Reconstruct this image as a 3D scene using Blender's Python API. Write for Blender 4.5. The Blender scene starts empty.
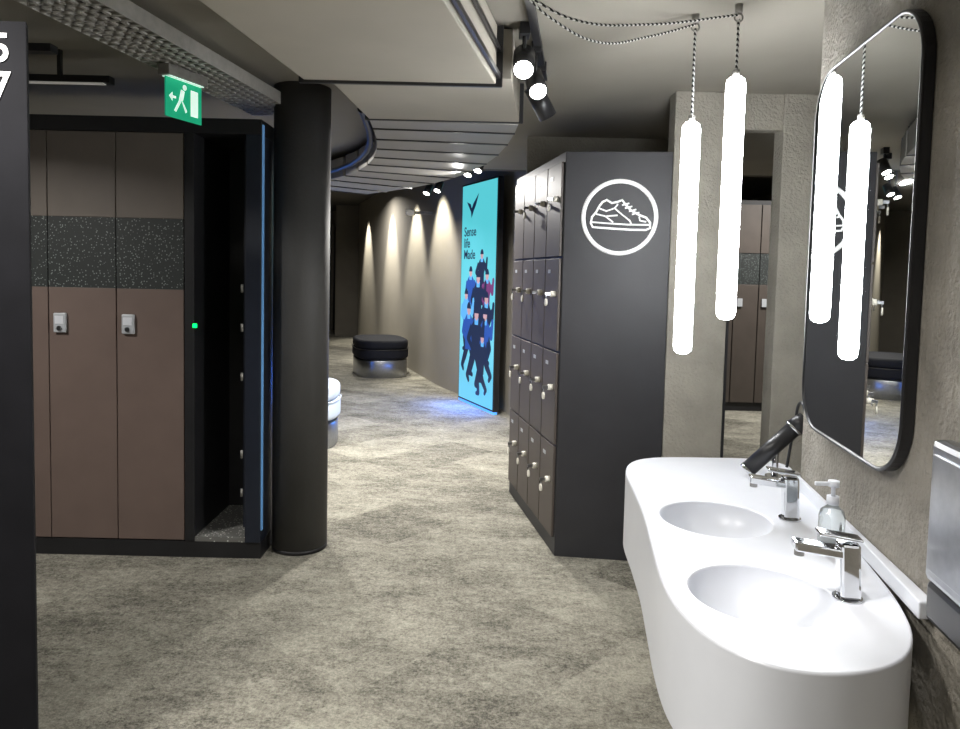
import bpy, bmesh, math, random
from mathutils import Vector, Matrix
random.seed(4)
S=bpy.context.scene
COL=S.collection
try:
    S.view_settings.view_transform='Standard'
    S.view_settings.look='None'
except Exception: pass

# ---------------- materials ----------------
def mat(name,col,rough=0.5,metal=0.0,emit=None,es=0.0,noise=0.0,nscale=20,bump=0.0,bscale=120,trans=0.0,col2=None,spec=None):
    m=bpy.data.materials.new(name); m.use_nodes=True
    nt=m.node_tree; b=nt.nodes['Principled BSDF']
    b.inputs['Base Color'].default_value=(*col,1)
    b.inputs['Roughness'].default_value=rough
    b.inputs['Metallic'].default_value=metal
    b.inputs['Transmission Weight'].default_value=trans
    if spec is not None: b.inputs['Specular IOR Level'].default_value=spec
    if emit:
        b.inputs['Emission Color'].default_value=(*emit,1); b.inputs['Emission Strength'].default_value=es
    tc=nt.nodes.new('ShaderNodeTexCoord')
    if noise>0 or col2:
        n=nt.nodes.new('ShaderNodeTexNoise'); n.inputs['Scale'].default_value=nscale; n.inputs['Detail'].default_value=6
        nt.links.new(tc.outputs['Object'],n.inputs['Vector'])
        r=nt.nodes.new('ShaderNodeValToRGB')
        c2=col2 or tuple(min(1,c*(1+noise)) for c in col)
        c1=tuple(c*(1-noise) for c in col)
        r.color_ramp.elements[0].position=0.3; r.color_ramp.elements[1].position=0.7
        r.color_ramp.elements[0].color=(*c1,1); r.color_ramp.elements[1].color=(*c2,1)
        nt.links.new(n.outputs['Fac'],r.inputs['Fac']); nt.links.new(r.outputs['Color'],b.inputs['Base Color'])
    if bump>0:
        n2=nt.nodes.new('ShaderNodeTexNoise'); n2.inputs['Scale'].default_value=bscale; n2.inputs['Detail'].default_value=4
        nt.links.new(tc.outputs['Object'],n2.inputs['Vector'])
        bp=nt.nodes.new('ShaderNodeBump'); bp.inputs['Strength'].default_value=bump; bp.inputs['Distance'].default_value=0.01
        nt.links.new(n2.outputs['Fac'],bp.inputs['Height']); nt.links.new(bp.outputs['Normal'],b.inputs['Normal'])
    return m

M={}
M['black']=mat('black_laminate',(0.014,0.014,0.016),0.5,noise=0.15,nscale=8)
M['panelblack']=mat('matt_black_panel',(0.008,0.008,0.010),0.8,noise=0.15,nscale=8,spec=0.12)
M['charcoal']=mat('charcoal_laminate',(0.026,0.026,0.030),0.5,noise=0.12,nscale=5,bump=0.05)
M['navy']=mat('dark_navy_frame',(0.014,0.018,0.03),0.4,noise=0.1)
M['column']=mat('column_paint',(0.060,0.059,0.058),0.65,noise=0.08,nscale=6,bump=0.08,bscale=60)
M['plaster']=mat('textured_plaster',(0.34,0.32,0.275),0.9,noise=0.14,nscale=5,bump=1.0,bscale=70,spec=0.2)
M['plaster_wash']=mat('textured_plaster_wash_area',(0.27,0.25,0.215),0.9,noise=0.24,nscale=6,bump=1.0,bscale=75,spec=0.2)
M['plaster_dark']=mat('taupe_plaster',(0.16,0.145,0.12),0.9,noise=0.1,nscale=2.5,bump=0.7,bscale=70)
M['farwall']=mat('far_taupe_wall',(0.28,0.255,0.21),0.85,noise=0.06,nscale=1.5,bump=0.2)
M['ceil']=mat('ceiling_paint',(0.28,0.26,0.225),0.9,noise=0.06,nscale=2,bump=0.1)
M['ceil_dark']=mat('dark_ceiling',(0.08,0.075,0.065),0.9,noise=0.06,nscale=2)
M['duct']=mat('duct_board',(0.42,0.39,0.33),0.75,noise=0.05,nscale=3)
M['duct_dark']=mat('duct_metal',(0.34,0.325,0.30),0.5,noise=0.06,nscale=3)
M['white']=mat('white_solid_surface',(0.70,0.72,0.77),0.3,noise=0.01)
M['vinyl']=mat('white_vinyl',(0.9,0.9,0.9),0.6,emit=(1,1,1),es=0.3,noise=0.01)  # faint emission added so the print reads whiter
M['chrome']=mat('chrome',(0.75,0.76,0.78),0.07,1.0,noise=0.01)
M['steel']=mat('brushed_steel',(0.36,0.37,0.39),0.28,1.0,noise=0.08,nscale=40)
M['galv']=mat('galvanised_steel',(0.30,0.29,0.27),0.5,0.6,noise=0.15,nscale=30)
M['tray']=mat('tray_zinc',(0.42,0.41,0.38),0.5,0.0,noise=0.1,nscale=30)
M['mirror']=mat('mirror_glass',(0.9,0.92,0.92),0.01,1.0)
M['lamp']=mat('opal_tube_glow',(1,1,1),0.4,emit=(0.96,0.98,1.0),es=44.0)
M['bulb']=mat('spot_glow',(1,1,1),0.4,emit=(1.0,0.98,0.92),es=22.0)
M['dim']=mat('dim_strip_glow',(1,1,1),0.4,emit=(1.0,0.95,0.85),es=0.12)
M['taupe']=mat('locker_taupe',(0.165,0.140,0.120),0.55,noise=0.06,nscale=6)
M['brown']=mat('locker_brown',(0.155,0.112,0.096),0.55,noise=0.06,nscale=6)
M['dkbrown']=mat('locker_dark_brown',(0.078,0.064,0.055),0.5,noise=0.08,nscale=6)
M['cream']=mat('cream_knob',(0.80,0.77,0.68),0.4,noise=0.02)
M['lockgrey']=mat('lock_grey',(0.45,0.47,0.50),0.4,noise=0.03)
M['cushion']=mat('black_cushion',(0.008,0.009,0.014),0.7,noise=0.1,bump=0.2,spec=0.2)
M['wcushion']=mat('white_cushion',(0.55,0.63,0.75),0.5,noise=0.02)
M['green']=mat('exit_green',(0.0,0.30,0.14),0.5,emit=(0.01,0.42,0.22),es=0.5)
M['exitwhite']=mat('exit_white',(0.8,0.9,0.85),0.5,emit=(0.7,1,0.85),es=0.6)
M['greenled']=mat('green_led',(0,1,0.2),0.5,emit=(0.0,1,0.12),es=3)
M['baseglow']=mat('added_blue_glow',(0.1,0.4,1),0.5,emit=(0.10,0.38,1.0),es=0.8)  # glow for the strip added under the sign
M['bluepanel']=mat('blue_panel_glow',(0.1,0.3,1),0.5,emit=(0.05,0.22,1.0),es=1.6)
M['bluehighlight']=mat('blue_edge_highlight',(0.1,0.3,0.6),0.5,emit=(0.25,0.5,0.9),es=0.2)  # emissive highlight colour for the locker edge, not a lamp
M['clear']=mat('clear_plastic',(0.9,0.95,0.95),0.05,trans=0.85)
M['tube']=mat('black_plastic',(0.02,0.02,0.022),0.35,noise=0.05)

def speckle(name,dark,light,sc):
    m=mat(name,dark,0.5)
    nt=m.node_tree;b=nt.nodes['Principled BSDF'];tc=nt.nodes['Texture Coordinate']
    v=nt.nodes.new('ShaderNodeTexVoronoi'); v.inputs['Scale'].default_value=sc
    nt.links.new(tc.outputs['Object'],v.inputs['Vector'])
    r=nt.nodes.new('ShaderNodeValToRGB'); r.color_ramp.elements[0].position=0.16; r.color_ramp.elements[1].position=0.28
    r.color_ramp.elements[0].color=(*light,1); r.color_ramp.elements[1].color=(*dark,1)
    nt.links.new(v.outputs['Distance'],r.inputs['Fac']); nt.links.new(r.outputs['Color'],b.inputs['Base Color'])
    return m
M['speckle']=speckle('speckled_terrazzo_band',(0.026,0.030,0.030),(0.26,0.30,0.28),75)
M['litspecklefloor']=speckle('lit_speckled_locker_floor',(0.16,0.16,0.15),(0.85,0.85,0.8),60)  # speckle made bright in colour, in place of light inside the compartment

def carpet():
    m=bpy.data.materials.new('mottled_carpet'); m.use_nodes=True
    nt=m.node_tree;b=nt.nodes['Principled BSDF']; b.inputs['Roughness'].default_value=0.95
    b.inputs['Specular IOR Level'].default_value=0.15
    tc=nt.nodes.new('ShaderNodeTexCoord')
    mp=nt.nodes.new('ShaderNodeMapping'); mp.inputs['Rotation'].default_value=(0,0,0.6); mp.inputs['Scale'].default_value=(1,1.8,1)
    nt.links.new(tc.outputs['Object'],mp.inputs['Vector'])
    def noise(sc,det,vec,rough=0.6):
        n=nt.nodes.new('ShaderNodeTexNoise'); n.inputs['Scale'].default_value=sc; n.inputs['Detail'].default_value=det; n.inputs['Roughness'].default_value=rough
        nt.links.new(vec,n.inputs['Vector']); return n
    a=noise(2.4,10,mp.outputs['Vector'],0.8); f=noise(85,3,tc.outputs['Object'],0.9); h=noise(30,4,tc.outputs['Object'],0.75)
    mp2=nt.nodes.new('ShaderNodeMapping'); mp2.inputs['Rotation'].default_value=(0,0,0.75); mp2.inputs['Scale'].default_value=(2,2,2)
    nt.links.new(tc.outputs['Object'],mp2.inputs['Vector'])
    fl=nt.nodes.new('ShaderNodeVectorMath'); fl.operation='FLOOR'; nt.links.new(mp2.outputs['Vector'],fl.inputs[0])
    wn=nt.nodes.new('ShaderNodeTexWhiteNoise'); nt.links.new(fl.outputs[0],wn.inputs['Vector'])
    def math_(op,x,y):
        n=nt.nodes.new('ShaderNodeMath'); n.operation=op
        for i,q in enumerate((x,y)):
            if isinstance(q,(int,float)): n.inputs[i].default_value=q
            else: nt.links.new(q,n.inputs[i])
        return n.outputs[0]
    s=math_('ADD',math_('MULTIPLY',a.outputs['Fac'],0.42),math_('MULTIPLY',f.outputs['Fac'],0.36))
    s=math_('ADD',s,math_('MULTIPLY',h.outputs['Fac'],0.26))
    s=math_('ADD',s,math_('MULTIPLY',wn.outputs['Value'],0.06))
    r=nt.nodes.new('ShaderNodeValToRGB')
    r.color_ramp.elements[0].position=0.46; r.color_ramp.elements[1].position=0.65
    r.color_ramp.elements[0].color=(0.085,0.080,0.066,1); r.color_ramp.elements[1].color=(0.44,0.42,0.35,1)
    nt.links.new(s,r.inputs['Fac']); nt.links.new(r.outputs['Color'],b.inputs['Base Color'])
    bp=nt.nodes.new('ShaderNodeBump'); bp.inputs['Strength'].default_value=0.8; bp.inputs['Distance'].default_value=0.012
    nt.links.new(f.outputs['Fac'],bp.inputs['Height']); nt.links.new(bp.outputs['Normal'],b.inputs['Normal'])
    return m
M['carpet']=carpet()

def cordmat():
    m=mat('braided_cord',(0.5,0.5,0.5),0.8)
    nt=m.node_tree;b=nt.nodes['Principled BSDF'];tc=nt.nodes['Texture Coordinate']
    w=nt.nodes.new('ShaderNodeTexWave'); w.inputs['Scale'].default_value=34; w.bands_direction='DIAGONAL'
    nt.links.new(tc.outputs['Object'],w.inputs['Vector'])
    r=nt.nodes.new('ShaderNodeValToRGB'); r.color_ramp.interpolation='CONSTANT'
    r.color_ramp.elements[0].color=(0.01,0.01,0.01,1); r.color_ramp.elements[1].position=0.55; r.color_ramp.elements[1].color=(0.55,0.55,0.53,1)
    nt.links.new(w.outputs['Fac'],r.inputs['Fac']); nt.links.new(r.outputs['Color'],b.inputs['Base Color'])
    return m
M['cord']=cordmat()

def signmat():
    m=mat('cyan_backlit_print',(0.02,0.1,0.12),0.3)
    nt=m.node_tree;b=nt.nodes['Principled BSDF'];tc=nt.nodes['Texture Coordinate']
    sp=nt.nodes.new('ShaderNodeSeparateXYZ'); nt.links.new(tc.outputs['Object'],sp.inputs[0])
    mr=nt.nodes.new('ShaderNodeMapRange'); mr.inputs['From Min'].default_value=0; mr.inputs['From Max'].default_value=2.5
    nt.links.new(sp.outputs['Z'],mr.inputs['Value'])
    n=nt.nodes.new('ShaderNodeTexNoise'); n.inputs['Scale'].default_value=2.5; nt.links.new(tc.outputs['Object'],n.inputs['Vector'])
    ad=nt.nodes.new('ShaderNodeMath'); ad.operation='MULTIPLY_ADD'; nt.links.new(n.outputs['Fac'],ad.inputs[0]); ad.inputs[1].default_value=0.3; nt.links.new(mr.outputs[0],ad.inputs[2])
    r=nt.nodes.new('ShaderNodeValToRGB')
    r.color_ramp.elements[0].color=(0.08,0.45,0.80,1); r.color_ramp.elements[1].color=(0.10,0.60,0.66,1)
    e=r.color_ramp.elements.new(0.45); e.color=(0.20,0.68,0.85,1)
    nt.links.new(ad.outputs[0],r.inputs['Fac']); nt.links.new(r.outputs['Color'],b.inputs['Emission Color'])
    b.inputs['Emission Strength'].default_value=1.0
    return m
M['sign']=signmat()

# ---------------- geometry helpers ----------------
def add(name,me,m,smooth=False):
    o=bpy.data.objects.new(name,me); COL.objects.link(o)
    if m: me.materials.append(M[m] if isinstance(m,str) else m)
    if smooth:
        for p in me.polygons: p.use_smooth=True
    return o
def bevel(o,w,seg=2):
    if w>0:
        b=o.modifiers.new('bevel','BEVEL'); b.width=w; b.segments=seg; b.limit_method='ANGLE'
    return o
def box(name,x0,x1,y0,y1,z0,z1,m,bv=0):
    return obox(name,(x0,y0,z0),(x1-x0,0,0),(0,y1-y0,0),(0,0,z1-z0),m,bv)
def obox(name,O,ex,ey,ez,m,bv=0):
    O,ex,ey,ez=map(Vector,(O,ex,ey,ez))
    vs=[O,O+ex,O+ex+ey,O+ey,O+ez,O+ex+ez,O+ex+ey+ez,O+ey+ez]
    me=bpy.data.meshes.new(name)
    bm=bmesh.new(); bv_=[bm.verts.new(v) for v in vs]
    for f in ((0,3,2,1),(4,5,6,7),(0,1,5,4),(1,2,6,5),(2,3,7,6),(3,0,4,7)): bm.faces.new([bv_[i] for i in f])
    bmesh.ops.recalc_face_normals(bm,faces=bm.faces); bm.to_mesh(me); bm.free()
    return bevel(add(name,me,m),bv)
def prism(name,pts,z0,z1,m,bv=0,seg=2,smooth=False):
    me=bpy.data.meshes.new(name); bm=bmesh.new()
    a=[bm.verts.new((p[0],p[1],z0)) for p in pts]; b=[bm.verts.new((p[0],p[1],z1)) for p in pts]
    n=len(pts)
    bm.faces.new(a[::-1]); bm.faces.new(b)
    for i in range(n): bm.faces.new((a[i],a[(i+1)%n],b[(i+1)%n],b[i]))
    bmesh.ops.recalc_face_normals(bm,faces=bm.faces); bm.to_mesh(me); bm.free()
    o=add(name,me,m)
    if smooth:
        for p in me.polygons:
            if abs(p.normal.z)<0.5: p.use_smooth=True
    return bevel(o,bv,seg)
def cyl(name,p0,p1,r,m,r2=None,seg=32,cap=True):
    p0=Vector(p0);p1=Vector(p1);d=p1-p0
    me=bpy.data.meshes.new(name); bm=bmesh.new()
    bmesh.ops.create_cone(bm,cap_ends=cap,segments=seg,radius1=r,radius2=r if r2 is None else r2,depth=d.length)
    q=d.to_track_quat('Z','Y').to_matrix().to_4x4()
    bmesh.ops.transform(bm,matrix=Matrix.Translation((p0+p1)/2)@q,verts=bm.verts)
    bm.to_mesh(me);bm.free()
    o=add(name,me,m)
    for p in me.polygons:
        if len(p.vertices)==4: p.use_smooth=True
    return o
def lathe(name,c,prof,m,seg=40):
    me=bpy.data.meshes.new(name); bm=bmesh.new(); rings=[]
    for r,z in prof:
        rings.append([bm.verts.new((c[0]+r*math.cos(t*2*math.pi/seg),c[1]+r*math.sin(t*2*math.pi/seg),c[2]+z)) for t in range(seg)])
    for a,b in zip(rings,rings[1:]):
        for i in range(seg): bm.faces.new((a[i],a[(i+1)%seg],b[(i+1)%seg],b[i]))
    bm.faces.new(rings[0][::-1]); bm.faces.new(rings[-1])
    bmesh.ops.recalc_face_normals(bm,faces=bm.faces); bm.to_mesh(me); bm.free()
    return add(name,me,m,True)
def tube(name,pts,r,m,cyclic=False,kind='POLY'):
    cu=bpy.data.curves.new(name,'CURVE'); cu.dimensions='3D'; cu.bevel_depth=r; cu.bevel_resolution=3
    if kind=='POLY':
        sp=cu.splines.new('POLY'); sp.points.add(len(pts)-1)
        for p,q in zip(sp.points,pts): p.co=(*q,1)
    else:
        sp=cu.splines.new('BEZIER'); sp.bezier_points.add(len(pts)-1)
        for p,q in zip(sp.bezier_points,pts): p.co=q; p.handle_left_type=p.handle_right_type='AUTO'
    sp.use_cyclic_u=cyclic
    o=bpy.data.objects.new(name,cu); COL.objects.link(o); cu.materials.append(M[m]); cu.use_fill_caps=True
    return o
def group(name,objs,loc=None):
    e=bpy.data.objects.new(name,None); COL.objects.link(e); e.empty_display_size=0.1
    if loc: e.location=loc
    bpy.context.view_layer.update()
    for o in objs:
        o.parent=e; o.matrix_parent_inverse=Matrix.Translation(-Vector(e.location))
    return e
def catmull(pts,n=8,closed=True):
    out=[];N=len(pts)
    rng=range(N) if closed else range(N-1)
    for i in rng:
        g=lambda k:Vector(pts[(i+k)%N]) if closed else Vector(pts[max(0,min(N-1,i+k))])
        p0,p1,p2,p3=g(-1),g(0),g(1),g(2)
        for j in range(n):
            t=j/n
            out.append(0.5*((2*p1)+(-p0+p2)*t+(2*p0-5*p1+4*p2-p3)*t*t+(-p0+3*p1-3*p2+p3)*t**3))
    if not closed: out.append(Vector(pts[-1]))
    return out
def text_on(name,s,origin,t,size,m,ext=0.001,align='LEFT'):
    cu=bpy.data.curves.new(name,'FONT'); cu.body=s; cu.size=size; cu.extrude=ext; cu.align_x=align; cu.offset=size*0.012
    o=bpy.data.objects.new(name,cu); COL.objects.link(o); cu.materials.append(M[m])
    t=Vector(t).normalized(); up=Vector((0,0,1)); n=t.cross(up)
    mm=Matrix((t,up,n)).transposed().to_4x4(); o.matrix_world=Matrix.Translation(Vector(origin))@mm
    return o
def area(name,loc,power,size=0.15,col=(1,0.97,0.92),direc=(0,0,-1),spread=160):
    l=bpy.data.lights.new(name,'AREA'); l.shape='DISK'; l.size=size; l.energy=power; l.color=col; l.spread=math.radians(spread)
    o=bpy.data.objects.new(name,l); COL.objects.link(o); o.location=loc
    o.rotation_euler=Vector(direc).to_track_quat('-Z','Y').to_euler(); return o
def spot(name,loc,power,direc,ang=60,blend=0.6,col=(1,0.97,0.92),r=0.03):
    l=bpy.data.lights.new(name,'SPOT'); l.energy=power; l.spot_size=math.radians(ang); l.spot_blend=blend; l.color=col; l.shadow_soft_size=r
    o=bpy.data.objects.new(name,l); COL.objects.link(o); o.location=loc
    o.rotation_euler=Vector(direc).to_track_quat('-Z','Y').to_euler(); return o

CH=2.45
# ---------------- room shell ----------------
box('floor',-8,5,-3,20,-0.05,0,'carpet')
box('ceiling',-8,5,-3,6.6,CH,CH+0.1,'ceil')
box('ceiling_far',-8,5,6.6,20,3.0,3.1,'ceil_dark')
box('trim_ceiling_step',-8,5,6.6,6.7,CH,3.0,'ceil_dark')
box('wall_left',-8.1,-8,-3,20,0,3.0,'plaster_dark')
box('wall_right',5,5.1,-3,20,0,3.0,'plaster_dark')
box('wall_back',-8,5,-3.1,-3,0,CH,'plaster_dark')
box('wall_far',-8,5,18.2,18.3,0,3.0,'plaster_dark')
WS=0.146
def wx(y): return 1.072+(y-2.555)*WS
prism('wall_washroom',[(wx(-2.6),-2.6),(wx(2.25),2.25),(3.2,2.4),(3.2,-2.6)],0,CH,'plaster_wash')
box('wall_partition',0.97,1.275,3.72,3.84,0,CH,'plaster',0.004)
box('wall_partition_pier',1.525,4.9,3.72,3.84,0,CH,'plaster',0.004)
box('wall_partition_lintel',1.275,1.525,3.74,3.82,2.27,CH,'plaster')
box('trim_opening_frame',1.275,1.287,3.715,3.845,0,2.27,'black')
box('wall_behind_lockers',0.3,1.35,5.0,5.12,0,CH,'plaster')
face=[(0.3,5.12),(0.42,6.6),(0.27,7.9),(-0.22,8.85),(-0.52,9.5),(-0.9,10.6),(-1.45,12.2),(-2.1,14.2),(-2.75,16.2)]
fc=catmull(face,6,False)
back=[(p.x+0.25,p.y+0.05) for p in fc][::-1]
prism('wall_curved',[(p.x,p.y) for p in fc]+back,0,3.0,'farwall',smooth=False)
ds=[]
for i,x in enumerate((-4.3,-3.7)):
    ds.append(box('leaf_%d'%i,x,x+0.5,18.12,18.2,0,2.6,'black',0.01))
    ds.append(box('frame_%d'%i,x-0.05,x,18.08,18.2,0,2.65,'galv'))
group('door_1',ds,(-3.7,18.15,0))
box('wall_far_pier',-3.35,-2.5,16.6,16.9,0,3.0,'plaster_dark')

# ---------------- left locker block ----------------
parts=[]
F=3.65
parts.append(box('plinth',-3.3,-1.11,F+0.0,4.2,0,0.085,'black'))
parts.append(box('top_rail',-3.3,-1.11,F-0.01,4.2,2.17,2.245,'black',0.004))
parts.append(box('back_panel',-3.3,-1.11,4.16,4.2,0.085,2.17,'black'))
parts.append(box('side_jamb',-1.19,-1.11,F-0.01,4.16,0.085,2.17,'navy',0.004))
parts.append(box('inner_jamb',-1.50,-1.45,F-0.005,4.16,0.085,2.17,'black',0.003))
parts.append(box('carcass',-3.3,-1.50,F+0.025,4.15,0.085,2.17,'black'))
parts.append(box('compartment_floor',-1.45,-1.19,F,4.16,0.085,0.11,'litspecklefloor'))
parts.append(box('inner_panel',-1.25,-1.235,3.8,4.15,0.11,2.17,'navy'))
x=-1.505
k=0
while x>-3.2:
    x0=x-0.340
    parts.append(box('door_lower_%d'%k,x0,x,F,F+0.022,0.09,1.385,'brown',0.002))
    parts.append(box('door_band_%d'%k,x0,x,F,F+0.022,1.3855,1.742,'speckle'))
    parts.append(box('door_upper_%d'%k,x0,x,F,F+0.022,1.7425,2.168,'taupe',0.002))
    parts.append(box('lock_%d'%k,x0+0.03,x0+0.095,F-0.018,F,1.155,1.255,'lockgrey',0.006))
    parts.append(box('lock_window_%d'%k,x0+0.04,x0+0.085,F-0.021,F-0.017,1.20,1.24,'white'))
    parts.append(cyl('lock_button_%d'%k,(x0+0.062,F-0.024,1.178),(x0+0.062,F-0.017,1.178),0.012,'steel'))
    x-=0.345;k+=1
for z in (0.35,0.55,0.95,1.2,1.4):
    parts.append(cyl('hinge_%.2f'%z,(-1.205,F-0.012,z-0.02),(-1.205,F-0.012,z+0.02),0.006,'galv'))
parts.append(box('status_led',-1.455,-1.436,F-0.012,F-0.004,1.195,1.215,'greenled'))
parts.append(box('edge_highlight',-1.11,-1.104,F+0.0,F+0.02,0.15,2.22,'bluehighlight'))  # glowing strip stands in for blue light catching the side edge
group('tall_locker_row',parts,(-2.2,3.9,0))

# near-left number panel
p=[prism('panel',[(-1.22,1.95),(-2.6,1.95),(-2.6,2.45),(-1.60,2.45),(-1.24,1.99)],0,2.14,'panelblack',0.002),
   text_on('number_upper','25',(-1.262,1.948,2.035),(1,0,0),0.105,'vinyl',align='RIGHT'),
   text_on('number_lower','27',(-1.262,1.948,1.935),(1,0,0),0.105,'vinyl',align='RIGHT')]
group('numbered_locker_end_panel',p,(-1.9,2.2,0))

# column
c=[cyl('shaft',(-0.955,3.84,0.0),(-0.955,3.84,CH),0.146,'column',seg=64)]
c.append(cyl('base_ring',(-0.955,3.84,0.0),(-0.955,3.84,0.02),0.147,'black',seg=64))
group('round_column',c,(-0.955,3.84,0))

# ---------------- shoe locker bank ----------------
A=Vector((0.427,3.777));B=Vector((0.965,3.712));D=Vector((0.228,4.90));C=Vector((0.9,4.95))
e=(D-A).normalized(); L=(D-A).length; m_=Vector((-e.y,e.x)); 
if m_.x>0: m_=-m_
parts=[prism('carcass',[A,B,C,D],0,2.144,'charcoal',0.003)]
def pt(s,off,z): 
    q=A+e*s+m_*off; return (q.x,q.y,z)
ncol=4;nrow=4; s0=0.02; cw=(L-0.04)/ncol; rz0=0.09; rh=(2.10-rz0)/nrow
for i in range(ncol):
    for j in range(nrow):
        s=s0+i*cw+0.006; z=rz0+j*rh+0.006
        parts.append(obox('door_%d_%d'%(i,j),pt(s,0.0,z),(e*(cw-0.012)).to_3d(),(m_*0.014).to_3d(),(0,0,rh-0.012),'dkbrown',0.002))
        ks=s+cw*0.2; kz=z+rh*0.60
        parts.append(cyl('lock_%d_%d'%(i,j),pt(ks,0.014,kz),pt(ks,0.040,kz),0.016,'cream',seg=20))
        parts.append(obox('key_%d_%d'%(i,j),pt(ks-0.004,0.04,kz-0.008),(e*0.008).to_3d(),(m_*0.03).to_3d(),(0,0,0.016),'steel'))
        if random.random()<0.8:
            parts.append(cyl('key_fob_%d_%d'%(i,j),pt(ks,0.06,kz-0.045),pt(ks,0.068,kz-0.045),0.020,'cream',seg=16))
            parts.append(cyl('key_ring_%d_%d'%(i,j),pt(ks,0.063,kz-0.03),pt(ks,0.063,kz),0.003,'steel',seg=8))
        parts.append(obox('number_plate_%d_%d'%(i,j),pt(s+cw*0.55,0.014,z+rh*0.82),(e*0.05).to_3d(),(m_*0.002).to_3d(),(0,0,0.02),'lockgrey'))
tb=(B-A).normalized(); nb=Vector((tb.y,-tb.x)) ; 
if nb.y>0: nb=-nb
ctr=A+tb*0.283
U=3.75/720
def sp(dx,dy): 
    q=ctr+tb*(dx*U)+nb*0.003; return (q.x,q.y,1.808-dy*U)
ring=[sp(35.5*math.cos(t*math.pi/40),35.5*math.sin(t*math.pi/40)) for t in range(80)]
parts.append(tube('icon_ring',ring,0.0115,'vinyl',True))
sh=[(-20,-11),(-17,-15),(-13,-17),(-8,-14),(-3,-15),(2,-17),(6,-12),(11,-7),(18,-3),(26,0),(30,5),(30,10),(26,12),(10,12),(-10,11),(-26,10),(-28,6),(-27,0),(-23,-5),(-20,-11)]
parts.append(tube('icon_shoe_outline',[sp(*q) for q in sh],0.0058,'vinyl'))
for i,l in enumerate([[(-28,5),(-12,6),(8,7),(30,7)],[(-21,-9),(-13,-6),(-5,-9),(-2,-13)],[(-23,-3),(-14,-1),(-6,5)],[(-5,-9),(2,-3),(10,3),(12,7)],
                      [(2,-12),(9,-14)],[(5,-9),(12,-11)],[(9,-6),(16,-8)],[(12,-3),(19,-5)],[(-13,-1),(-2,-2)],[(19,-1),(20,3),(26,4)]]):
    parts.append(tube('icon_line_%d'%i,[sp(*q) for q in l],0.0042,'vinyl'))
group('shoe_locker_bank',parts,(0.6,4.3,0))

# lockers behind a built opening, in place of a mirror strip's reflection
parts=[box('carcass',2.3,3.9,8.2,8.7,0,2.4,'black')]
xx=2.32;k=0
while xx<3.8:
    parts.append(box('door_%d'%k,xx,xx+0.27,8.18,8.2,0.1,1.45,'dkbrown',0.003))
    parts.append(box('door_band_%d'%k,xx,xx+0.27,8.18,8.2,1.455,1.8,'speckle'))
    parts.append(box('door_top_%d'%k,xx,xx+0.27,8.18,8.2,1.805,2.35,'dkbrown',0.003))
    parts.append(box('lock_%d'%k,xx+0.03,xx+0.09,8.16,8.18,1.2,1.29,'lockgrey'))
    xx+=0.28;k+=1
group('tall_locker_row.001',parts,(3.1,8.45,0))

# ---------------- lightbox sign ----------------
R0=Vector((0.16,7.60));L0=Vector((-0.24,8.50)); t=(R0-L0).normalized(); W=(R0-L0).length; n=Vector((t.y,-t.x))
parts=[]
parts.append(obox('housing',(L0.x-n.x*0.07,L0.y-n.y*0.07,0.03),(t*W).to_3d(),(n*0.068).to_3d(),(0,0,2.50),'black',0.004))
parts.append(obox('illuminated_face',(L0.x-n.x*0.002+t.x*0.02,L0.y-n.y*0.002+t.y*0.02,0.05),(t*(W-0.04)).to_3d(),(n*0.003).to_3d(),(0,0,2.46),'sign'))
def sg(u,z,off=0.004):
    q=L0+t*u+n*off; return Vector((q.x,q.y,z))
def decal(name,poly,m,off=0.004):
    me=bpy.data.meshes.new(name); me.from_pydata([sg(u,z,off) for u,z in poly],[],[list(range(len(poly)))]); return add(name,me,m)
M['ink']=mat('print_black',(0.01,0.012,0.03),0.5,emit=(0.01,0.03,0.09),es=0.6)
M['inkblue']=mat('print_blue',(0.02,0.06,0.3),0.5,emit=(0.02,0.09,0.30),es=0.6)
M['inklight']=mat('print_light_blue',(0.1,0.3,0.6),0.5,emit=(0.08,0.36,0.65),es=0.7)
M['inkpink']=mat('print_skin',(0.4,0.25,0.25),0.5,emit=(0.5,0.30,0.34),es=0.6)
M['inkred']=mat('print_maroon',(0.15,0.03,0.10),0.5,emit=(0.14,0.05,0.2),es=0.5)
parts.append(decal('bird_logo',[(0.16,2.32),(0.27,2.29),(0.30,2.24),(0.34,2.29),(0.50,2.40),(0.42,2.27),(0.36,2.21),(0.30,2.13),(0.28,2.20),(0.24,2.24)],'ink'))
for i,s in enumerate(('Sense','life','Made')):
    q=sg(0.10,1.93-i*0.13,0.005); parts.append(text_on('sign_text_%d'%i,s,q,t.to_3d(),0.15,'ink',0.0005))
def ell(cu,cz,a,b,n_=14):
    return [(cu+a*math.cos(k*2*math.pi/n_),cz+b*math.sin(k*2*math.pi/n_)) for k in range(n_)]
def limb(name,pts,w,m,off):
    for i in range(len(pts)-1):
        a=Vector(pts[i]);b=Vector(pts[i+1]);d=(b-a).normalized();nn=Vector((-d.y,d.x))
        w0=w*(1-0.2*i);w1=w*(1-0.2*(i+1))
        parts.append(decal(name+'_%d'%i,[tuple(a+nn*w0),tuple(b+nn*w1),tuple(b-nn*w1),tuple(a-nn*w0)],m,off+0.0003*i))
        parts.append(decal(name+'_joint_%d'%i,ell(b.x,b.y,w1,w1),m,off+0.0003*i+0.0001))
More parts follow.
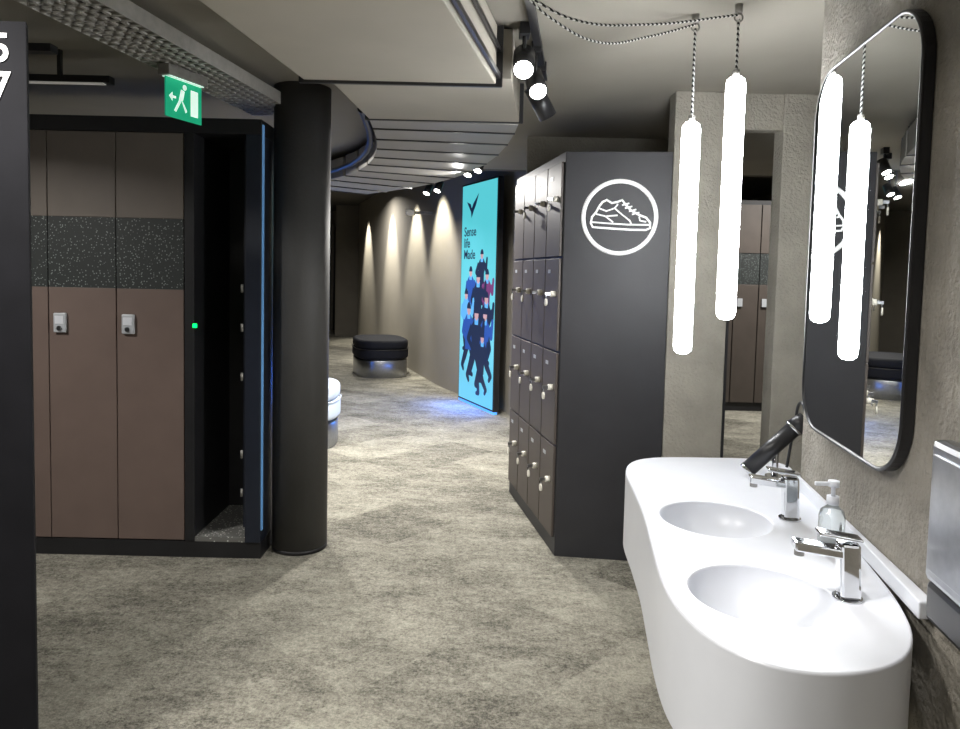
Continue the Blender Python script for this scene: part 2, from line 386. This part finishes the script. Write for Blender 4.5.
def person(i,u,z,s,coat,lean,leg,pants='ink'):
    off=0.005+0.0012*i
    limb('person_%d_leg_a'%i,[(u+0.04*s,z+0.02),(u+leg*0.12*s+0.02,z-0.20*s),(u+leg*0.05*s,z-0.38*s),(u+leg*0.13*s,z-0.40*s)],0.075*s,pants,off)
    limb('person_%d_leg_b'%i,[(u-0.04*s,z+0.02),(u-leg*0.12*s-0.02,z-0.18*s),(u-leg*0.22*s,z-0.30*s),(u-leg*0.18*s,z-0.36*s)],0.075*s,pants,off)
    parts.append(decal('person_%d_torso'%i,[(u-0.13*s,z-0.08*s),(u+0.13*s,z-0.08*s),(u+(0.12+lean*.5)*s,z+0.14*s),(u+(0.17+lean)*s,z+0.30*s),(u+(0.07+lean)*s,z+0.40*s),(u-(0.07-lean)*s,z+0.40*s),(u-(0.17-lean)*s,z+0.30*s),(u-(0.12-lean*.5)*s,z+0.14*s)],coat,off+0.0005))
    limb('person_%d_arm_a'%i,[(u+(0.13+lean)*s,z+0.31*s),(u+0.22*s,z+0.2*s),(u+0.25*s,z+0.40*s)],0.055*s,coat,off+0.0007)
    limb('person_%d_arm_b'%i,[(u-(0.13-lean)*s,z+0.31*s),(u-0.21*s,z+0.16*s),(u-0.10*s,z+0.06*s)],0.055*s,coat,off+0.0007)
    parts.append(decal('person_%d_scarf'%i,[(u+lean*s-0.05*s,z+0.34*s),(u+lean*s+0.05*s,z+0.34*s),(u+lean*s+0.06*s,z+0.42*s),(u+lean*s-0.06*s,z+0.42*s)],'inklight',off+0.0009))
    parts.append(decal('person_%d_head'%i,ell(u+lean*s,z+0.47*s,0.06*s,0.08*s),'inkpink',off+0.001))
    parts.append(decal('person_%d_hair'%i,[(u+lean*s+0.07*s*math.cos(a_),z+0.48*s+0.09*s*math.sin(a_)) for a_ in [k*math.pi/8 for k in range(9)]],'ink',off+0.0011))
for i,(u,z,s,cc,le,lg) in enumerate([(0.60,1.42,0.62,'ink',0.03,1),(0.34,1.20,0.68,'inkblue',-0.03,-1),(0.76,1.16,0.70,'inkred',0.02,1),(0.54,1.08,0.80,'ink',0.0,1),
     (0.24,0.92,0.72,'inklight',-0.04,-1),(0.76,0.86,0.80,'ink',0.02,1),(0.32,0.70,0.84,'inkblue',-0.02,1),(0.74,0.66,0.84,'inkblue',0.02,-1),(0.50,0.62,0.92,'ink',0.03,1),(0.66,0.46,0.72,'ink',0.06,-1)]):
    person(i,u,z,s,cc,le,lg)
parts.append(obox('added_base_glow',(L0.x-n.x*0.05,L0.y-n.y*0.05,0.003),(t*W).to_3d(),(n*0.045).to_3d(),(0,0,0.024),'baseglow'))  # made-up glowing strip, added for the blue cast on the carpet
group('backlit_poster_lightbox',parts,(-0.04,8.05,0))
l=bpy.data.lights.new('blue_floor_wash','AREA'); l.shape='RECTANGLE'; l.size=0.9;l.size_y=0.05; l.energy=16; l.color=(0.05,0.2,1.0)  # area light added to strengthen the blue floor glow
lo=bpy.data.objects.new('blue_floor_wash',l); COL.objects.link(lo)
tt=t.to_3d(); zz=Vector((-n.x*0.85,-n.y*0.85,0.52)).normalized(); yy=zz.cross(tt); 
lo.matrix_world=Matrix.Translation(sg(W/2,0.30,0.05))@Matrix((tt,yy,zz)).transposed().to_4x4()
# blue illuminated panel standing behind the column
group('blue_light_panel',[box('housing',-2.62,-2.52,6.9,7.9,0,2.1,'black',0.004),box('glowing_face',-2.52,-2.512,6.95,7.85,0.1,2.05,'bluepanel')],(-2.57,7.4,0))

# ---------------- bench & pouf ----------------
def superell(cx,cy,a,b,rot,n_=48,p=4):
    out=[]
    for k in range(n_):
        th=2*math.pi*k/n_; c_=math.cos(th);s_=math.sin(th)
        x_=a*math.copysign(abs(c_)**(2/p),c_);y_=b*math.copysign(abs(s_)**(2/p),s_)
        out.append((cx+x_*math.cos(rot)-y_*math.sin(rot),cy+x_*math.sin(rot)+y_*math.cos(rot)))
    return out
rb=math.radians(17)
bc=(-1.47,10.6)
group('upholstered_bench',[prism('steel_base',superell(*bc,0.37,0.55,rb,p=3),0,0.25,'steel',0.01,smooth=True),
  prism('shadow_gap',superell(*bc,0.34,0.52,rb,p=3),0.25,0.27,'black'),
  prism('cushion_lower',superell(*bc,0.385,0.57,rb,p=3),0.27,0.40,'cushion',0.025,4,True),
  prism('cushion_upper',superell(*bc,0.38,0.56,rb,p=3),0.40,0.53,'cushion',0.04,4,True),
  tube('cushion_piping',[(x_,y_,0.40) for x_,y_ in superell(*bc,0.387,0.572,rb,p=3)],0.006,'tube',True)],(-1.47,10.6,0))
pc=(-1.56,6.15)
group('upholstered_pouf',[prism('steel_base',superell(*pc,0.34,0.34,0,p=2.6),0,0.22,'steel',0.01,smooth=True),
  prism('shadow_gap',superell(*pc,0.31,0.31,0,p=2.6),0.22,0.24,'black'),
  prism('cushion_lower',superell(*pc,0.36,0.36,0,p=2.6),0.24,0.40,'wcushion',0.03,4,True),
  prism('cushion_upper',superell(*pc,0.355,0.355,0,p=2.6),0.40,0.54,'wcushion',0.045,4,True),
  tube('cushion_piping',[(x_,y_,0.40) for x_,y_ in superell(*pc,0.362,0.362,0,p=2.6)],0.006,'wcushion',True)],(-1.56,6.15,0))

# ---------------- washbasin counter ----------------
rim=[(0.555,2.52),(0.66,2.585),(0.84,2.60),(1.03,2.59),(1.10,2.50),(1.055,2.35),(wx(2.2)-0.006,2.2),(wx(2.0)-0.008,2.0),(wx(1.8)-0.012,1.8),(wx(1.6)-0.024,1.6),(0.868,1.43),
     (0.812,1.29),(0.73,1.20),(0.61,1.16),(0.50,1.185),(0.430,1.27),(0.402,1.40),(0.408,1.55),(0.435,1.75),(0.462,1.95),(0.480,2.15),(0.500,2.38)]
rp=[(p.x,p.y) for p in catmull(rim,6)]
slab=prism('basin_slab',rp,0.60,0.85,'white',0,1,True)
basins=[(0.655,1.93),(0.600,1.465)]
for i,(bx,by) in enumerate(basins):
    me=bpy.data.meshes.new('cut'); bm=bmesh.new(); bmesh.ops.create_uvsphere(bm,u_segments=64,v_segments=32,radius=1)
    bmesh.ops.transform(bm,matrix=Matrix.Translation((bx,by,0.852))@Matrix.Diagonal((0.146,0.146,0.115,1)),verts=bm.verts)
    bm.to_mesh(me);bm.free(); co=bpy.data.objects.new('cut',me); COL.objects.link(co)
    for p_ in me.polygons: p_.use_smooth=True
    md=slab.modifiers.new('b%d'%i,'BOOLEAN'); md.operation='DIFFERENCE'; md.object=co; md.solver='EXACT'
    bpy.context.view_layer.update()
    dg=bpy.context.evaluated_depsgraph_get()
    nm=bpy.data.meshes.new_from_object(slab.evaluated_get(dg)); slab.modifiers.clear(); slab.data=nm
    bpy.data.objects.remove(co)
for p_ in slab.data.polygons: p_.use_smooth=(abs(p_.normal.z)<0.9995)
try:
    bm=bmesh.new(); bm.from_mesh(slab.data)
    for ed in bm.edges:
        if len(ed.link_faces)==2 and ed.calc_face_angle(0)>math.radians(40): ed.smooth=False
    bm.to_mesh(slab.data); bm.free()
except Exception as ex_: print(ex_)
bevel(slab,0.005,3)
parts=[slab]
for i,(bx,by) in enumerate(basins):
    parts.append(cyl('drain_%d'%i,(bx,by,0.7375),(bx,by,0.7415),0.022,'chrome'))
up=[(wx(2.25)-0.002,2.25),(wx(1.36)-0.002,1.36),(wx(1.36)-0.034,1.36),(wx(1.6)-0.026,1.6),(wx(1.9)-0.016,1.9),(wx(2.25)-0.014,2.25)]
parts.append(prism('upstand',up,0.85,0.885,'white',0.003))
for y_ in (1.55,2.05):
    parts.append(box('bracket_%.2f'%y_,wx(y_)-0.32,wx(y_)-0.004,y_-0.02,y_+0.02,0.53,0.60,'black',0.003))
group('double_washbasin_counter',parts,(0.7,1.9,0.60))

def faucet(name,x,y,z=0.85):
    d=Vector((-0.988,0.156,0)); perp=Vector((0.156,0.988,0)); P=Vector((x,y,z)); Z=Vector((0,0,1))
    ps=[cyl('base_flange',P,P+Z*0.005,0.029,'chrome')]
    ps.append(obox('body',P-d*0.022-perp*0.020+Z*0.004,d*0.040,perp*0.040,Z*0.115+d*0.006,'chrome',0.006))
    ps.append(obox('spout',P+d*0.010-perp*0.019+Z*0.086,d*0.100+Z*0.010,perp*0.038,Z*0.020,'chrome',0.004))
    ps.append(cyl('aerator',P+d*0.098+Z*0.084,P+d*0.098+Z*0.098,0.010,'galv'))
    ps.append(obox('lever',P-d*0.020-perp*0.018+Z*0.122,d*0.085+Z*0.010,perp*0.036,Z*0.008,'chrome',0.003))
    return group(name,ps,(x,y,z))
faucet('faucet',0.770,1.447); faucet('faucet.001',0.860,1.935)
sx,sy=0.862,1.71
group('soap_pump_bottle',[lathe('bottle',(sx,sy,0.85),[(0.026,0),(0.030,0.004),(0.030,0.085),(0.026,0.10),(0.012,0.112),(0.012,0.12)],'clear'),
  lathe('soap_liquid',(sx,sy,0.853),[(0.024,0),(0.027,0.004),(0.027,0.04)],'lockgrey'),
  cyl('collar',(sx,sy,0.965),(sx,sy,0.985),0.014,'white'),cyl('stem',(sx,sy,0.985),(sx,sy,1.01),0.005,'white'),
  cyl('pump_head',(sx,sy,1.008),(sx,sy,1.022),0.013,'white'),obox('nozzle',(sx-0.045,sy-0.005,1.010),(0.045,0,0),(0,0.01,0),(0,0,0.009),'white',0.002)],(sx,sy,0.85))
h0=Vector((0.905,2.36,0.875));h1=Vector((1.035,2.33,1.02)); hd=(h1-h0).normalized()
group('hand_held_hair_dryer',[cyl('barrel',h0,h1,0.026,'tube'),cyl('nozzle_ring',h0-hd*0.012,h0,0.027,'chrome'),cyl('motor_cap',h1,h1+hd*0.05,0.031,'tube',0.024),
  cyl('cap_ring',h1-hd*0.004,h1+hd*0.004,0.032,'chrome'),
  cyl('cradle_post',(0.985,2.345,0.85),(0.985,2.345,0.945),0.010,'chrome'),cyl('cradle_foot',(0.985,2.345,0.85),(0.985,2.345,0.858),0.03,'chrome'),
  tube('power_cord',[tuple(h1+hd*0.05),(1.07,2.36,1.10),(1.075,2.42,1.0),(1.07,2.45,0.86)],0.005,'tube',kind='BEZIER')],(0.985,2.345,0.85))

# ---------------- wall mirror ----------------
ud=Vector((0.1305,0.9914,0)); nn=Vector((-0.9914,0.1305,0))
G0=Vector((0.893,1.497,0))
def rrect(w,h,r,inset=0,k=10):
    out=[]
    for cx,cz,a0 in ((w-r,h-r,0),(r,h-r,90),(r,r,180),(w-r,r,270)):
        for i in range(k+1):
            a_=math.radians(a0+90*i/k); out.append((cx+(r-inset)*math.cos(a_),cz+(r-inset)*math.sin(a_)))
    return out
def plate(name,poly,off0,off1,m):
    me=bpy.data.meshes.new(name);bm=bmesh.new()
    a=[bm.verts.new(G0+ud*u+Vector((0,0,1.075+z))+nn*off0) for u,z in poly];b=[bm.verts.new(G0+ud*u+Vector((0,0,1.075+z))+nn*off1) for u,z in poly]
    bm.faces.new(a);bm.faces.new(b[::-1])
    for i in range(len(poly)): bm.faces.new((a[i],a[(i+1)%len(poly)],b[(i+1)%len(poly)],b[i]))
    bmesh.ops.recalc_face_normals(bm,faces=bm.faces);bm.to_mesh(me);bm.free(); return add(name,me,m)
MW,MH=0.668,1.02
group('rounded_wall_mirror',[plate('frame',rrect(MW,MH,0.13),-0.022,0.0,'tube'),plate('glass',rrect(MW,MH,0.13,0.010),0.0002,0.0012,'mirror'),
   tube('frame_rim',[tuple(G0+ud*u+Vector((0,0,1.075+z))) for u,z in rrect(MW,MH,0.13,0.004)],0.005,'tube',True)],tuple(G0+ud*0.34+Vector((0,0,1.08))))

# hand dryer
wd=Vector((WS,1,0)).normalized(); wn=Vector((-wd.y,wd.x,0))
a0=Vector((wx(1.03),1.03,0))+wn*0.003
Z=Vector((0,0,1))
group('wall_hand_dryer',[obox('steel_body',a0+Z*0.95,wd*0.29,wn*0.045,(0,0,0.265),'steel',0.012),
   obox('black_base',a0+Z*0.875+wd*0.005,wd*0.28,wn*0.042,(0,0,0.075),'tube',0.01),
   obox('front_cover',a0+Z*0.975+wd*0.02+wn*0.045,wd*0.25,wn*0.004,(0,0,0.215),'steel',0.003),
   *[obox('vent_%d'%i,a0+Z*(0.96+i*0.012)+wd*0.284+wn*0.01,wd*0.008,wn*0.028,(0,0,0.005),'tube') for i in range(4)]],tuple(a0+Z*0.88))

# ---------------- pendant tubes ----------------
def pendant(name,x,y,zb,zt,r=0.033):
    ps=[]
    prof=[(0.004,0),(r*0.6,0.004),(r*0.9,0.014),(r,0.03),(r,zt-zb-0.03),(r*0.9,zt-zb-0.014),(r*0.6,zt-zb-0.004),(0.004,zt-zb)]
    ps.append(lathe('glowing_tube',(x,y,zb),prof,'lamp'))
    ps.append(cyl('end_cap',(x,y,zt-0.002),(x,y,zt+0.02),0.012,'galv'))
    ps.append(tube('suspension_cord',[(x,y,zt+0.02),(x,y,CH-0.05)],0.0045,'cord'))
    ps.append(cyl('ceiling_hook',(x,y,CH-0.03),(x,y,CH),0.013,'galv'))
    ps.append(tube('hook_loop',[(x+0.014*math.cos(a_),y,CH-0.045+0.014*math.sin(a_)) for a_ in [k*math.pi/8 for k in range(16)]],0.003,'galv',True))
    return group(name,ps,(x,y,zb))
pendant('pendant_tube_light',0.752,2.656,1.221,2.071)
pendant('pendant_tube_light.001',0.871,2.551,1.357,2.207)
group('swagged_power_cord',[tube('cord_a',[(0.12,2.45,2.43),(0.22,2.5,2.37),(0.40,2.58,2.32),(0.58,2.63,2.36),(0.752,2.656,2.415)],0.004,'cord',kind='BEZIER'),
  tube('cord_b',[(0.12,2.45,2.43),(0.30,2.48,2.36),(0.55,2.52,2.365),(0.871,2.551,2.415)],0.004,'cord',kind='BEZIER')],(0.5,2.5,2.35))

# ---------------- track spots ----------------
def head(name,p,d,lit=True,r=0.036,ln=0.10,top=CH):
    p=Vector(p);d=Vector(d).normalized(); ps=[]
    ps.append(cyl('can',p-d*ln/2,p+d*ln/2,r,'tube'))
    ps.append(cyl('lens',p+d*(ln/2-0.004),p+d*(ln/2+0.001),r*0.85,'bulb' if lit else 'black'))
    ps.append(cyl('stem',(p.x,p.y,p.z),(p.x,p.y,top-0.002),0.008,'tube'))
    ps.append(box('adapter',p.x-0.02,p.x+0.02,p.y-0.04,p.y+0.04,top-0.045,top-0.001,'tube',0.003))
    return group(name,ps,tuple(p))
obox('ceiling_light_track',(0.085,2.2,CH-0.025),(0.18,1.3,0),(0.03,-0.004,0),(0,0,0.024),'tube')
head('track_spotlight',(0.145,2.8,2.31),(-0.05,-0.75,-0.65),r=0.042,ln=0.13)
head('track_spotlight.001',(0.205,3.02,2.29),(0.15,-0.7,-0.7),r=0.040,ln=0.13)
head('track_spotlight.002',(0.25,3.3,2.28),(0.5,0.3,-0.8),False,r=0.042,ln=0.15)
for i,(x_,y_,z_,tp_) in enumerate([(-0.03,5.5,2.42,CH),(-0.11,5.75,2.42,CH),(-0.42,6.9,2.42,3.0),(-0.54,7.15,2.42,3.0)]):
    head('track_spotlight.%03d'%(i+3),(x_,y_,z_-0.10),(-0.25,-0.35,-0.8),True,0.035,0.10,tp_)
parts=[box('bar_%d'%i,-2.9,-1.72+0.05*i,y_,y_+0.05,z_,z_+0.03,'tube') for i,(y_,z_) in enumerate([(2.9,2.34),(3.25,2.31)])]
parts.append(box('glow_strip',-2.9,-1.7,3.255,3.285,2.306,2.31,'dim'))
parts+= [box('hanger_%d'%i,x_,x_+0.015,3.25,3.27,2.34,CH,'tube') for i,x_ in enumerate((-2.4,-1.9))]
parts+= [box('hanger_b_%d'%i,x_,x_+0.015,2.92,2.94,2.37,CH,'tube') for i,x_ in enumerate((-2.4,-1.9))]
group('linear_ceiling_light',parts,(-2.3,3.1,2.3))
group('wall_light_box',[box('body',-1.05,-0.93,9.9,10.02,2.28,2.36,'cream',0.01),box('mount',-0.98,-0.60,9.94,9.98,2.30,2.34,'galv')],(-1.0,9.96,2.3))  # small wall-mounted light, modelled as an unlit beige box

# ---------------- ducts ----------------
def quadsec(name,l0,r0,y0,l1,r1,y1,z0,z1,m,bv=0.004):
    return prism(name,[(l0,y0),(r0,y0),(r1,y1),(l1,y1)],z0,z1,m,bv)
parts=[quadsec('section_near',-0.86,-0.24,1.3,-0.69,0.04,2.78,2.22,2.44,'duct'),
       quadsec('flange_near',-0.71,0.065,2.78,-0.71,0.065,2.80,2.21,2.44,'tube'),
       quadsec('section_mid',-0.62,0.10,2.82,-0.57,0.17,3.60,2.25,2.44,'duct'),
       quadsec('flange_mid',-0.59,0.19,3.60,-0.59,0.19,3.615,2.245,2.44,'tube')]
parts.append(obox('side_rail',(0.045,2.78,2.24),(-0.26,-1.4,0),(0.012,0,0),(0,0,0.02),'tube'))
parts.append(obox('side_rail_b',(0.045,2.78,2.34),(-0.26,-1.4,0),(0.012,0,0),(0,0,0.015),'tube'))
cen=catmull([(-0.20,3.63),(-0.24,4.2),(-0.36,4.9),(-0.60,5.6),(-0.98,6.25),(-1.45,6.8)],2,False)
def edge(j):
    a_=cen[max(j-1,0)];b_=cen[min(j+1,len(cen)-1)];d=(b_-a_).normalized();nl=Vector((-d.y,d.x)); w=0.37+0.02*j/10
    return cen[j]+nl*w,cen[j]-nl*w
for i in range(len(cen)-1):
    l0,r0=edge(i);l1,r1=edge(i+1)
    gl=0.085; f=gl/0.45
    l1b=l0.lerp(l1,1-f);r1b=r0.lerp(r1,1-f)
    parts.append(prism('segment_%d'%i,[l0,r0,r1b,l1b],2.245,2.40,'duct_dark',0.004))
    parts.append(prism('seam_%d'%i,[l1b.lerp(r1b,0.03),r1b.lerp(l1b,0.03),r1.lerp(l1,0.03),l1.lerp(r1,0.03)],2.30,2.40,'panelblack'))
    parts.append(prism('lip_%d'%i,[l1b,r1b,r1b.lerp(r1,0.15),l1b.lerp(l1,0.15)],2.238,2.41,'tube'))
group('ventilation_duct',parts,(-0.3,3.0,2.22))
lp=[ (edge(j)[0].x-0.04,edge(j)[0].y,2.30) for j in range(len(cen))]
tube('curved_ceiling_pipe',lp,0.02,'tube')

# cable tray
T0=Vector((-1.46,1.8,2.34));T1=Vector((-1.14,4.0,2.34)); td=(T1-T0).normalized(); tp=Vector((td.y,-td.x,0)); TL=(T1-T0).length
HW=0.135
parts=[obox('rail_l',T0-tp*HW,td*TL,tp*0.005,(0,0,0.06),'tray'),obox('rail_r',T0+tp*HW,td*TL,tp*0.005,(0,0,0.06),'tray')]
s=0
while s<TL:
    parts.append(obox('rung_%d'%int(s*100),T0+td*s-tp*HW,td*0.014,tp*(2*HW),(0,0,0.005),'tray')); s+=0.05
for k in (-0.09,-0.045,0,0.045,0.09):
    parts.append(obox('strip_%d'%int(k*1000),T0+tp*(k-0.006),td*TL,tp*0.013,(0,0,0.007),'tray'))
for s in (0.6,1.5,2.1):
    q=T0+td*s; parts.append(cyl('hanger_%d'%int(s*10),q-tp*(HW-0.005),q-tp*(HW-0.005)+Vector((0,0,CH-2.34)),0.005,'galv'))
parts.append(tube('cable_a',[tuple(T0+tp*0.03+Vector((0,0,0.02))),tuple((T0+T1)/2+tp*0.05+Vector((0,0,0.02))),tuple(T1-tp*0.02+Vector((0,0,0.02)))],0.008,'tube',kind='BEZIER'))
group('cable_tray',parts,(-1.28,2.9,2.34))

# exit sign (hangs under the tray)
ec=Vector((-1.285,3.12,0)); ed=Vector((0.34,0.94,0)).normalized(); en=Vector((ed.y,-ed.x,0))
EW=0.22
def ex(u,z,off): return ec+ed*u+en*off+Vector((0,0,z))
parts=[obox('housing',ex(-EW/2-0.005,2.29,-0.03),ed*(EW+0.01),en*0.06,(0,0,0.044),'galv',0.004),
  obox('light_slot',ex(-EW/2+0.01,2.286,-0.02),ed*(EW-0.02),en*0.04,(0,0,0.004),'exitwhite'),
  obox('green_panel',ex(-EW/2+0.005,2.125,-0.004),ed*(EW-0.01),en*0.008,(0,0,0.162),'green',0.002)]
def edec(name,poly):
    me=bpy.data.meshes.new(name); me.from_pydata([ex(u,z-0.04,0.006) for u,z in poly],[],[list(range(len(poly)))]); parts.append(add(name,me,'exitwhite'))
edec('door_icon',[(0.035,2.19),(0.08,2.19),(0.08,2.30),(0.035,2.30)])
edec('runner_torso',[(-0.035,2.24),(-0.01,2.245),(0.0,2.285),(-0.022,2.29)])
edec('runner_head',[(0.0+0.012*math.cos(k),2.302+0.012*math.sin(k)) for k in [i*math.pi/5 for i in range(10)]])
edec('runner_leg_a',[(-0.035,2.24),(-0.02,2.24),(-0.05,2.19),(-0.062,2.195)])
edec('runner_leg_b',[(-0.02,2.245),(-0.01,2.24),(0.015,2.205),(0.005,2.195)])
edec('arrow',[(-0.09,2.25),(-0.07,2.27),(-0.07,2.255),(-0.05,2.255),(-0.05,2.245),(-0.07,2.245),(-0.07,2.23)])
group('emergency_exit_sign',parts,tuple(ec+Vector((0,0,2.2))))

# ---------------- lights ----------------
def fill_light(i,x,y,p,z=CH,spread=150,size=0.14,col=(1,0.97,0.92)):  # unseen ceiling fixtures, added as fill light
    ps=[cyl('can',(x,y,z-0.05),(x,y,z-0.001),0.08,'tube'),cyl('lens',(x,y,z-0.053),(x,y,z-0.049),0.07,'bulb')]
    group('fill_downlight' + ('' if i==0 else '.%03d'%i),ps,(x,y,z-0.05))
    area('fill_beam_%d'%i,(x,y,z-0.06),p,size,col,spread=spread)
fill_light(0,-1.5,1.5,42)
fill_light(1,-0.5,0.9,20)
fill_light(3,-2.6,2.4,34)
fill_light(4,-0.8,-1.2,24)
fill_light(5,-2.2,-0.5,26)
fill_light(6,3.5,7.1,85,z=3.0)
spot('basin_spot',(0.45,1.25,2.38),60,(0.15,0.13,-1),20,0.9,(1,0.98,0.96))
spot('track_beam_a',(0.145,2.75,2.28),75,(-0.25,-0.25,-0.9),80)
spot('track_beam_b',(0.205,2.97,2.25),95,(-0.25,0.30,-0.9),90)
area('track_beam_c',(-0.20,5.6,2.22),58,0.08,direc=(-0.25,-0.3,-1))
area('track_beam_d',(-0.25,6.3,2.26),50,0.08,direc=(-0.3,0.1,-1))
area('track_beam_e',(-0.8,7.95,2.5),40,0.08,direc=(-0.4,0.1,-1))
area('carpet_fill_f',(-1.3,4.9,2.40),44,0.08)  # area light with no track head, added to brighten the carpet
area('far_light_g',(-2.2,12.2,2.9),60,0.2)  # bare area light under the far ceiling, no track fixture here
for i,y_ in enumerate((9.45,10.9,12.6,15.0)):
    q=min(fc,key=lambda p:abs(p.y-y_))
    spot('wall_washer_%d'%i,(q.x-0.40,q.y-0.13,2.8),270,(0.36,0.115,-1),66,0.7,(1,0.95,0.82),0.05)

w=bpy.data.worlds.new('world'); S.world=w; w.use_nodes=True
w.node_tree.nodes['Background'].inputs['Color'].default_value=(0.03,0.03,0.035,1)

# ---------------- camera ----------------
cd=bpy.data.cameras.new('camera'); cam=bpy.data.objects.new('camera',cd); COL.objects.link(cam)
cd.sensor_width=36; cd.lens=27; cd.shift_y=-0.0484; cd.clip_start=0.05
cam.matrix_world=Matrix.Translation((0,0,1.5))@Matrix.Rotation(math.radians(90-3.5),4,'X')@Matrix.Rotation(0.023,4,'Z')
S.camera=cam
